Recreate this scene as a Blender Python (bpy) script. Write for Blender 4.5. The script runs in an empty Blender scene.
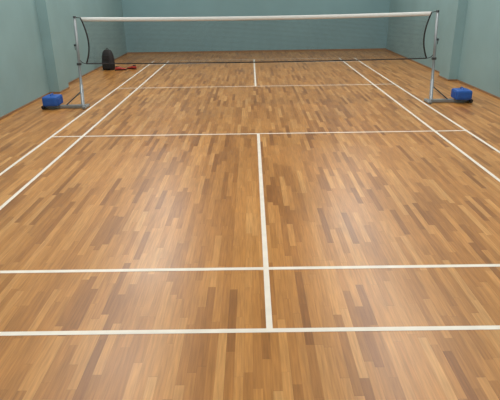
import bpy, bmesh, math, random
import numpy as np
from mathutils import Vector, Matrix
random.seed(3)
sc = bpy.context.scene
try:
    sc.view_settings.view_transform = 'Standard'
except Exception: pass

# ---------------------------------------------------------------- camera calibration
def proj(P, w):
    cx, cy, h, pit, yaw, rol, f = P
    R = (Matrix.Rotation(yaw,3,'Z') @ Matrix.Rotation(math.pi/2-pit,3,'X') @ Matrix.Rotation(rol,3,'Z'))
    c = R.transposed() @ (Vector(w)-Vector((cx,cy,h)))
    return (250+f*c.x/-c.z, 200-f*c.y/-c.z)
pts = [((0,-6.7,0),(269,332)),((0,-5.94,0),(267,268)),((0,-1.98,0),(261,135)),((0,1.98,0),(255.5,86)),((0,5.94,0),(254,63)),
       ((0,0,1.524),(256,15.5)),((0,0,0.76),(256,61))]
lines = [(((-2,-6.7,0),(2,-6.7,0)),(5,339)),(((-2,-6.7,0),(2,-6.7,0)),(495,330)),
 (((-2,-5.94,0),(2,-5.94,0)),(5,272)),(((-2,-5.94,0),(2,-5.94,0)),(495,265)),
 (((-2.59,0,0),(-2.59,5,0)),(2,205)),(((-2.59,0,0),(-2.59,5,0)),(168,63)),
 (((-3.05,0,0),(-3.05,5,0)),(2,171)),(((-3.05,0,0),(-3.05,5,0)),(148,63)),
 (((2.59,0,0),(2.59,5,0)),(498,182)),(((2.59,0,0),(2.59,5,0)),(343,60)),
 (((3.05,0,0),(3.05,5,0)),(498,149)),(((3.05,0,0),(3.05,5,0)),(358,60)),
 (((-2,-1.98,0),(2,-1.98,0)),(85,137)),(((-2,-1.98,0),(2,-1.98,0)),(465,131)),
 (((-2,1.98,0),(2,1.98,0)),(125,89)),(((-2,1.98,0),(2,1.98,0)),(385,85))]
def resid(P):
    r=[]
    for w,i in pts:
        p=proj(P,w); r += [p[0]-i[0], p[1]-i[1]]
    for (a,b),i in lines:
        a=proj(P,a); b=proj(P,b)
        dx,dy=b[0]-a[0],b[1]-a[1]; L=math.hypot(dx,dy)
        r.append(((i[0]-a[0])*dy-(i[1]-a[1])*dx)/L)
    return np.array(r)
P=np.array([-0.09,-9.25,1.92,0.389,0.0,0.0,509.0]); lam=1.0
for it in range(60):
    r=resid(P); J=np.zeros((len(r),7))
    for k in range(7):
        e=np.zeros(7); e[k]=1e-4*(100 if k==6 else 1)
        J[:,k]=(resid(P+e)-r)/e[k]
    A=J.T@J; st=np.linalg.solve(A+lam*np.diag(np.diag(A)), -J.T@r)
    if (resid(P+st)**2).sum()<(r**2).sum(): P=P+st; lam*=.4
    else: lam*=4
cam=bpy.data.cameras.new('camera'); co=bpy.data.objects.new('camera',cam); sc.collection.objects.link(co)
cx,cy,h,pit,yaw,rol,f=[float(x) for x in P]
co.matrix_world = Matrix.Translation((cx,cy,h)) @ (Matrix.Rotation(yaw,3,'Z') @ Matrix.Rotation(math.pi/2-pit,3,'X') @ Matrix.Rotation(rol,3,'Z')).to_4x4()
cam.sensor_fit='HORIZONTAL'; cam.sensor_width=36; cam.lens=f/500*36; cam.clip_end=100
sc.camera=co

# ---------------------------------------------------------------- materials
def srgb(r,g,b):
    def c(x):
        x/=255.; return x/12.92 if x<=.04045 else ((x+.055)/1.055)**2.4
    return (c(r),c(g),c(b),1)
def mat(name,col,rough=.5,metal=0,noise=0.06,nscale=20,bump=0,spec=.5):
    m=bpy.data.materials.new(name); m.use_nodes=True; nt=m.node_tree; b=nt.nodes['Principled BSDF']
    b.inputs['Roughness'].default_value=rough; b.inputs['Metallic'].default_value=metal
    b.inputs['Specular IOR Level'].default_value=spec
    tc=nt.nodes.new('ShaderNodeTexCoord'); n=nt.nodes.new('ShaderNodeTexNoise'); n.inputs['Scale'].default_value=nscale; n.inputs['Detail'].default_value=4
    nt.links.new(tc.outputs['Object'],n.inputs['Vector'])
    mx=nt.nodes.new('ShaderNodeMix'); mx.data_type='RGBA'
    mx.inputs[6].default_value=tuple(c*(1-noise*2) for c in col[:3])+(1,)
    mx.inputs[7].default_value=tuple(min(1,c*(1+noise*2)) for c in col[:3])+(1,)
    nt.links.new(n.outputs['Fac'],mx.inputs[0]); nt.links.new(mx.outputs[2],b.inputs['Base Color'])
    if bump:
        bp=nt.nodes.new('ShaderNodeBump'); bp.inputs['Strength'].default_value=bump; bp.inputs['Distance'].default_value=.01
        nt.links.new(n.outputs['Fac'],bp.inputs['Height']); nt.links.new(bp.outputs['Normal'],b.inputs['Normal'])
    return m
M_wall=mat('blue_grey_wall_paint',srgb(132,163,167),.6,noise=.08,nscale=1.4)
M_wallb=mat('blue_grey_wall_paint_back',srgb(120,155,162),.6,noise=.05,nscale=1.2)
M_ceil=mat('ceiling_paint',srgb(205,208,205),.9,noise=.02)
M_base=mat('skirting_wood',srgb(140,108,78),.5,noise=.15,nscale=6)
M_white=mat('court_line_paint',srgb(222,215,204),.45,noise=.08,nscale=8)
M_metal=mat('post_metal',srgb(140,146,150),.4,.5,noise=.05)
M_dark=mat('dark_metal',srgb(60,62,66),.5,.3)
M_rub=mat('black_rubber',srgb(24,24,26),.7)
M_blue=mat('blue_weight_paint',srgb(30,84,165),.5,noise=.12,nscale=12)
M_band=mat('net_tape_white',srgb(215,218,218),.8,noise=.03,nscale=30)
M_net=mat('net_cord_dark',srgb(48,40,38),.8)
M_cord=mat('net_edge_cord',srgb(34,32,34),.8)
M_bag=mat('bag_nylon_black',srgb(24,25,28),.65,noise=.2,nscale=30,bump=.2)
M_bag2=mat('bag_trim_grey',srgb(40,42,48),.6)
M_red=mat('shoe_red',srgb(165,50,38),.6,noise=.15)
M_sole=mat('shoe_sole',srgb(50,40,38),.7)

def floor_mat():
    m=bpy.data.materials.new('wood_strip_floor'); m.use_nodes=True; nt=m.node_tree; N=nt.nodes; L=nt.links
    b=N['Principled BSDF']
    def math_(op,a,c=None):
        n=N.new('ShaderNodeMath'); n.operation=op
        for i,v in enumerate((a,c)):
            if v is None: continue
            if isinstance(v,(int,float)): n.inputs[i].default_value=v
            else: L.new(v,n.inputs[i])
        return n.outputs[0]
    g=N.new('ShaderNodeNewGeometry'); s=N.new('ShaderNodeSeparateXYZ'); L.new(g.outputs['Position'],s.inputs[0])
    x,y=s.outputs[0],s.outputs[1]
    xw=math_('DIVIDE',x,0.052); xi=math_('FLOOR',xw); xf=math_('FRACT',xw)
    wn=N.new('ShaderNodeTexWhiteNoise'); wn.noise_dimensions='1D'; L.new(xi,wn.inputs['W'])
    wl=math_('ADD',math_('MULTIPLY',wn.outputs['Value'],.45),.42)
    yw=math_('ADD',math_('DIVIDE',y,wl),math_('MULTIPLY',wn.outputs['Value'],37.0))
    yi=math_('FLOOR',yw); yf=math_('FRACT',yw)
    cb=N.new('ShaderNodeCombineXYZ'); L.new(xi,cb.inputs[0]); L.new(yi,cb.inputs[1])
    w2=N.new('ShaderNodeTexWhiteNoise'); w2.noise_dimensions='2D'; L.new(cb.outputs[0],w2.inputs['Vector'])
    rp=N.new('ShaderNodeValToRGB'); L.new(w2.outputs['Value'],rp.inputs[0])
    cs=[(0,srgb(141,91,42)),(.12,srgb(160,107,52)),(.4,srgb(176,121,61)),(.7,srgb(184,129,68)),(.92,srgb(192,138,77)),(1,srgb(199,148,88))]
    e=rp.color_ramp.elements; e[0].position=0; e[0].color=cs[0][1]; e[1].position=1; e[1].color=cs[-1][1]
    for p,c in cs[1:-1]:
        q=e.new(p); q.color=c
    c2=N.new('ShaderNodeCombineXYZ'); L.new(math_('MULTIPLY',x,80),c2.inputs[0]); L.new(math_('MULTIPLY',y,4.5),c2.inputs[1]); L.new(math_('MULTIPLY',w2.outputs['Value'],60),c2.inputs[2])
    gn=N.new('ShaderNodeTexNoise'); gn.inputs['Scale'].default_value=1; gn.inputs['Detail'].default_value=5; L.new(c2.outputs[0],gn.inputs['Vector'])
    gm=N.new('ShaderNodeMapRange'); L.new(gn.outputs['Fac'],gm.inputs[0]); gm.inputs[1].default_value=.3; gm.inputs[2].default_value=.7; gm.inputs[3].default_value=.76; gm.inputs[4].default_value=1.12
    c3=N.new('ShaderNodeCombineXYZ'); L.new(math_('MULTIPLY',x,1.6),c3.inputs[0]); L.new(math_('MULTIPLY',y,.7),c3.inputs[1])
    bn=N.new('ShaderNodeTexNoise'); bn.inputs['Scale'].default_value=1; bn.inputs['Detail'].default_value=3; L.new(c3.outputs[0],bn.inputs['Vector'])
    bm_=N.new('ShaderNodeMapRange'); L.new(bn.outputs['Fac'],bm_.inputs[0]); bm_.inputs[1].default_value=.3; bm_.inputs[2].default_value=.7; bm_.inputs[3].default_value=.86; bm_.inputs[4].default_value=1.06
    ex=math_('LESS_THAN',xf,.03); ey=math_('LESS_THAN',yf,.005); seam=math_('MAXIMUM',ex,ey)
    k=math_('MULTIPLY',gm.outputs[0],math_('SUBTRACT',1,math_('MULTIPLY',seam,.22)))
    k=math_('MULTIPLY',k,bm_.outputs[0])
    vm=N.new('ShaderNodeVectorMath'); vm.operation='SCALE'; L.new(rp.outputs[0],vm.inputs[0]); L.new(k,vm.inputs['Scale'])
    L.new(vm.outputs[0],b.inputs['Base Color'])
    rn=N.new('ShaderNodeTexNoise'); rn.inputs['Scale'].default_value=1.3; rn.inputs['Detail'].default_value=3; L.new(g.outputs['Position'],rn.inputs['Vector'])
    rr=N.new('ShaderNodeMapRange'); L.new(rn.outputs['Fac'],rr.inputs[0]); rr.inputs[3].default_value=.27; rr.inputs[4].default_value=.41
    L.new(rr.outputs[0],b.inputs['Roughness'])
    bp=N.new('ShaderNodeBump'); bp.inputs['Strength'].default_value=.10; bp.inputs['Distance'].default_value=.002
    L.new(math_('ADD',math_('MULTIPLY',gn.outputs['Fac'],.3),math_('MULTIPLY',w2.outputs['Value'],.5)),bp.inputs['Height']); L.new(bp.outputs[0],b.inputs['Normal'])
    return m
M_floor=floor_mat()

# ---------------------------------------------------------------- mesh helpers
def obj(name,bm,mats,parent=None,loc=(0,0,0),rotz=0,smooth=False):
    me=bpy.data.meshes.new(name); bm.normal_update(); bm.to_mesh(me); bm.free()
    for m in (mats if isinstance(mats,list) else [mats]): me.materials.append(m)
    if smooth:
        for p in me.polygons: p.use_smooth=True
    o=bpy.data.objects.new(name,me); sc.collection.objects.link(o); o.location=loc; o.rotation_euler[2]=rotz
    if parent: o.parent=parent
    return o
def empty(name,loc=(0,0,0),rotz=0):
    o=bpy.data.objects.new(name,None); sc.collection.objects.link(o); o.location=loc; o.rotation_euler[2]=rotz; o.empty_display_size=.1
    return o
def box(bm,a,b,mi=0,bev=0):
    c=[(a[i]+b[i])/2 for i in range(3)]; s=[abs(b[i]-a[i]) for i in range(3)]
    r=bmesh.ops.create_cube(bm,size=1,matrix=Matrix.Translation(c)@Matrix.Diagonal((*s,1)))
    vs=r['verts']; fs=set(f for v in vs for f in v.link_faces)
    for f_ in fs: f_.material_index=mi
    if bev:
        es=list(set(e for v in vs for e in v.link_edges))
        rb=bmesh.ops.bevel(bm,geom=es,offset=bev,segments=2,affect='EDGES',profile=.6)
        for f_ in rb['faces']: f_.material_index=mi
def tube(bm,pts,r,seg=10,mi=0,caps=True):
    pts=[Vector(p) for p in pts]; rings=[]; rs=r if isinstance(r,(list,tuple)) else [r]*len(pts)
    up=None
    for i,p in enumerate(pts):
        t=(pts[min(i+1,len(pts)-1)]-pts[max(i-1,0)]).normalized()
        if up is None: up=Vector((0,0,1)) if abs(t.z)<.9 else Vector((1,0,0))
        s=t.cross(up).normalized(); up=s.cross(t).normalized()
        rings.append([bm.verts.new(p+(s*math.cos(a)+up*math.sin(a))*rs[i]) for a in [2*math.pi*k/seg for k in range(seg)]])
    for a,b in zip(rings,rings[1:]):
        for k in range(seg):
            f_=bm.faces.new((a[k],a[(k+1)%seg],b[(k+1)%seg],b[k])); f_.material_index=mi; f_.smooth=True
    if caps:
        for rg in (rings[0],rings[-1]):
            f_=bm.faces.new(rg); f_.material_index=mi

# ---------------------------------------------------------------- room
XL,XR,YB,YF,H=-4.31,4.50,8.75,-11.0,5.2
def bobj(name,a,b,m,bev=0):
    bm=bmesh.new(); box(bm,a,b,0,bev); return obj(name,bm,m)
bobj('floor',(XL-.2,YF-.2,-.1),(XR+.2,YB+.2,0),M_floor)
bobj('ceiling',(XL-.2,YF-.2,H),(XR+.2,YB+.2,H+.1),M_ceil)
bobj('wall_back',(XL-.2,YB,0),(XR+.2,YB+.2,H),M_wallb)
bobj('wall_front',(XL-.2,YF-.2,0),(XR+.2,YF,H),M_wallb)
def sidewall(name,x,sg,pil):
    bm=bmesh.new(); box(bm,(x,YF,0),(x+sg*.2,YB,H))
    for (a,b,d) in pil: box(bm,(x-sg*d,a,0),(x+sg*.02,b,H),0,.004)
    return obj(name,bm,M_wall)
PL=[(-8.6,-8.05,.2),(-3.6,-3.0,.2),(1.5,2.1,.2)]
PR=[(-7.2,-6.65,.2),(-2.4,-1.85,.2),(2.3,2.9,.2)]
sidewall('wall_left',XL,-1,PL); sidewall('wall_right',XR,1,PR)
def baseb(name,x,sg,pil):
    bm=bmesh.new(); t=.012; hh=.035
    y=YF
    for (a,b,d) in pil+[(YB,None,0)]:
        box(bm,(x,y,0),(x-sg*t,a,hh))
        if b is None: break
        box(bm,(x-sg*d,a-t,0),(x-sg*(d+t),b+t,hh)); box(bm,(x,a-t,0),(x-sg*d,a,hh)); box(bm,(x,b,0),(x-sg*d,b+t,hh))
        y=b
    obj(name,bm,M_base)
baseb('baseboard_left',XL,-1,PL); baseb('baseboard_right',XR,1,PR)
bobj('baseboard_back',(XL+.015,YB-.015,0),(XR-.015,YB,.05),M_base)

# ---------------------------------------------------------------- court lines (butt-jointed so no faces overlap)
bm=bmesh.new(); z=.0015; w=.04
def rc(x0,x1,y0,y1):
    bm.faces.new([bm.verts.new(v) for v in ((x0,y0,z),(x1,y0,z),(x1,y1,z),(x0,y1,z))])
for a in (-3.05,-2.59,2.55,3.01): rc(a,a+w,-6.70,6.70)
gaps=[(-3.01,-2.59),(-2.55,2.55),(2.59,3.01)]
for s in (-1,1):
    for (ya,yb) in ((6.70,6.66),(5.94,5.90),(1.98,2.02)):
        y0,y1=sorted((ya*s,yb*s))
        for g0,g1 in gaps: rc(g0,g1,y0,y1)
    for (ya,yb) in ((2.02,5.90),(5.94,6.66)):
        y0,y1=sorted((ya*s,yb*s)); rc(-w/2,w/2,y0,y1)
obj('court_lines',bm,M_white)

# ---------------------------------------------------------------- net + posts
XP=3.16; LN=.04     # posts lean slightly inward under net tension
net=empty('badminton_net')
xe=3.0
def ztop(x): return 1.524+.03*(x/3.05)**2
def zbot(x): return .765+.02*(x/3.05)**2
def xin(t):
    return xe-.10*math.sin(math.pi*t)**.9*(1-.3*t)
bm=bmesh.new()
NV=300
for i in range(NV+1):
    u=-1+2*i/NV; n=6; P_=[]
    for k in range(n+1):
        t=k/n; X=u*xin(t); P_.append((X,0,zbot(X)+(ztop(X)-zbot(X))*t))
    tube(bm,P_,.0014,3,0,False)
for j in range(1,36):
    t=j/36; n=12; P_=[]
    for k in range(n+1):
        X=(-1+2*k/n)*xin(t); P_.append((X,0,zbot(X)+(ztop(X)-zbot(X))*t))
    tube(bm,P_,.0014,3,0,False)
obj('net_mesh',bm,M_net,net)
bm=bmesh.new()
n=24; prof=[(-.004,-.060),(-.006,-.03),(-.007,.0),(0,.006),(.007,.0),(.006,-.03),(.004,-.060)]
rings=[]
for k in range(n+1):
    X=(-1+2*k/n)*(xe-.005); rings.append([bm.verts.new((X,p[0],ztop(X)+p[1])) for p in prof])
for a,b in zip(rings,rings[1:]):
    for k in range(len(prof)):
        bm.faces.new((a[k],b[k],b[(k+1)%len(prof)],a[(k+1)%len(prof)])).smooth=True
bm.faces.new(rings[0]); bm.faces.new(rings[-1])
obj('top_tape',bm,M_band,net)
bm=bmesh.new()
tube(bm,[((-1+2*k/24)*xe,0,zbot((-1+2*k/24)*xe)) for k in range(25)],.010,8)
for s in (-1,1):
    tube(bm,[(s*xin(k/14),0,zbot(3)+(ztop(3)-zbot(3))*k/14) for k in range(15)],.013,8)
obj('edge_cords',bm,M_cord,net)

def lx_(z): return -LN*z
for s,nm in ((-1,'badminton_post'),(1,'badminton_post.001')):
    p=empty(nm,(s*XP,0,0),0 if s>0 else math.pi)
    bm=bmesh.new()
    tube(bm,[(0,0,.05),(lx_(.9),0,.9),(lx_(1.57),0,1.57)],.024,16)
    tube(bm,[(0,0,.05),(lx_(.42),0,.42)],.030,16)
    obj('upright',bm,M_metal,p)
    bm=bmesh.new()
    tube(bm,[(xe-XP+.012,0,ztop(3)-.005),(lx_(1.56)-.02,0,1.56)],.006,6)
    tube(bm,[(xe-XP+.012,0,zbot(3)),(-.09,0,zbot(3)+.02),(lx_(.85)-.02,0,zbot(3)+.06)],.006,6)
    obj('tie_cords',bm,M_cord,p)
    bm=bmesh.new(); q=lx_(1.56); c=lx_(1.1); d=lx_(.78)
    tube(bm,[(q,0,1.55),(q,0,1.578)],.027,16,0)
    tube(bm,[(q,-.03,1.565),(q,.03,1.565)],.014,12,0)
    tube(bm,[(c+.02,0,1.1),(c+.055,0,1.1)],.018,12,0); tube(bm,[(c+.045,0,1.1),(c+.045,0,1.02)],.006,8,0)
    box(bm,(d-.035,-.03,.76),(d+.035,.03,.80),0,.004)
    obj('top_pulley_and_cleat',bm,M_dark,p)
    bm=bmesh.new()
    box(bm,(-.06,-.04,.015),(.70,.04,.06),0,.006)
    box(bm,(-.08,-.14,.01),(-.02,.14,.05),0,.006)
    tube(bm,[(.0,0,.30),(.30,0,.06)],.012,10)
    obj('base_frame',bm,M_metal,p)
    bm=bmesh.new()
    box(bm,(.40,-.16,.062),(.68,.16,.235),0,.04)
    for k in range(4):
        box(bm,(.393,-.12+.07*k,.085),(.687,-.10+.07*k,.20),0,.004)
    tube(bm,[(.54,-.06,.23),(.54,-.06,.265),(.54,.06,.265),(.54,.06,.23)],.008,8)
    obj('counterweight',bm,M_blue,p)
    bm=bmesh.new()
    for yy in (-.07,.07):
        tube(bm,[(.70,yy-.015,.035),(.70,yy+.015,.035)],.035,16)
    tube(bm,[(.70,-.07,.035),(.70,.07,.035)],.008,8)
    for yy in (-.12,.12): tube(bm,[(-.05,yy,.0),(-.05,yy,.012)],.025,12)
    obj('wheels_and_feet',bm,M_rub,p)

# ---------------------------------------------------------------- backpack
bp_=empty('backpack',(-3.95,4.95,0),math.radians(-15)); bp_.scale=(.84,.84,1.02)
bm=bmesh.new()
prof=[(0,.0,.17,.11),(.02,0,.19,.13),(.15,0,.195,.14),(.32,0,.185,.12),(.44,.01,.16,.09),(.50,.02,.11,.06),(.52,.02,.04,.02)]
rings=[]
for z_,yo,a,b in prof:
    rings.append([bm.verts.new((a*math.copysign(abs(math.cos(t))**.6,math.cos(t)),yo+b*math.copysign(abs(math.sin(t))**.6,math.sin(t)),z_)) for t in [2*math.pi*k/24 for k in range(24)]])
for a,b in zip(rings,rings[1:]):
    for k in range(24): bm.faces.new((a[k],a[(k+1)%24],b[(k+1)%24],b[k])).smooth=True
bm.faces.new(rings[0]); bm.faces.new(rings[-1])
obj('pack_body',bm,M_bag,bp_)
bm=bmesh.new(); box(bm,(-.13,-.19,.04),(.13,-.12,.24),0,.025); box(bm,(-.11,-.155,.27),(.11,-.10,.38),0,.02)
obj('front_pockets',bm,M_bag,bp_)
bm=bmesh.new()
tube(bm,[(-.04,.02,.51),(-.03,.02,.55),(.03,.02,.55),(.04,.02,.51)],.008,8)
for s in (-1,1): tube(bm,[(s*.07,.08,.48),(s*.09,.18,.38),(s*.1,.2,.22),(s*.12,.13,.06)],.016,8)
box(bm,(-.12,-.196,.232),(.12,-.188,.24)); box(bm,(-.10,-.160,.372),(.10,-.15,.38))
obj('straps_and_zips',bm,M_bag2,bp_)

# ---------------------------------------------------------------- shoes
for i,(lx,ly,rz) in enumerate(((-3.60,4.80,20),(-3.34,4.98,160))):
    sh=empty('sports_shoe' if i==0 else 'sports_shoe.001',(lx,ly,0),math.radians(rz))
    st=[(-.14,.030,.075),(-.12,.037,.10),(-.06,.036,.105),(-.01,.038,.09),(.05,.047,.065),(.11,.045,.05),(.145,.022,.035)]
    for nm,z0f,m,ex in (('upper',.02,M_red,1),('sole',0,M_sole,1.08)):
        bm=bmesh.new(); rings=[]
        for x,wd,ht in st:
            zt=ht if nm=='upper' else .022
            rings.append([bm.verts.new((x*ex,wd*ex*math.cos(t)*(1 if math.sin(t)<.2 else .8),z0f+(zt-z0f)*(.5+.5*math.sin(t)))) for t in [2*math.pi*k/16 for k in range(16)]])
        for a,b in zip(rings,rings[1:]):
            for k in range(16): bm.faces.new((a[k],a[(k+1)%16],b[(k+1)%16],b[k])).smooth=True
        bm.faces.new(rings[0]); bm.faces.new(rings[-1]); obj(nm,bm,m,sh)
    bm=bmesh.new()
    tube(bm,[(-.115+.045*math.cos(t)+.025,.026*math.sin(t),.103) for t in [2*math.pi*k/14 for k in range(15)]],.006,6)
    for k in range(4): tube(bm,[(.01+.02*k,-.022,.083-.007*k),(.01+.02*k,.022,.083-.007*k)],.003,6)
    obj('collar_and_laces',bm,M_sole,sh)

# ---------------------------------------------------------------- lights
em=bpy.data.materials.new('lamp_diffuser'); em.use_nodes=True; b=em.node_tree.nodes['Principled BSDF']
b.inputs['Emission Color'].default_value=(1,.97,.92,1); b.inputs['Emission Strength'].default_value=3
for sx in (-2.8,2.8):
    for i,yy in enumerate((-8,-4.6,-1.2,2.2,5.6)):
        fx=empty('ceiling_light',(sx,yy,H))
        bm=bmesh.new(); box(bm,(-.45,-.85,-.10),(.45,.85,-.002),0,.01); obj('housing',bm,M_ceil,fx)
        bm=bmesh.new(); box(bm,(-.42,-.8,-.108),(.42,.8,-.100)); obj('diffuser',bm,em,fx)
        ld=bpy.data.lights.new('lamp','AREA'); ld.shape='RECTANGLE'; ld.size=.9; ld.size_y=1.7; ld.energy=84; ld.color=(1,.975,.93)
        lo=bpy.data.objects.new('lamp',ld); sc.collection.objects.link(lo); lo.location=(0,0,-.13); lo.parent=fx
w=bpy.data.worlds.new('world'); sc.world=w; w.use_nodes=True
w.node_tree.nodes['Background'].inputs[0].default_value=(.8,.9,1,1); w.node_tree.nodes['Background'].inputs[1].default_value=.3
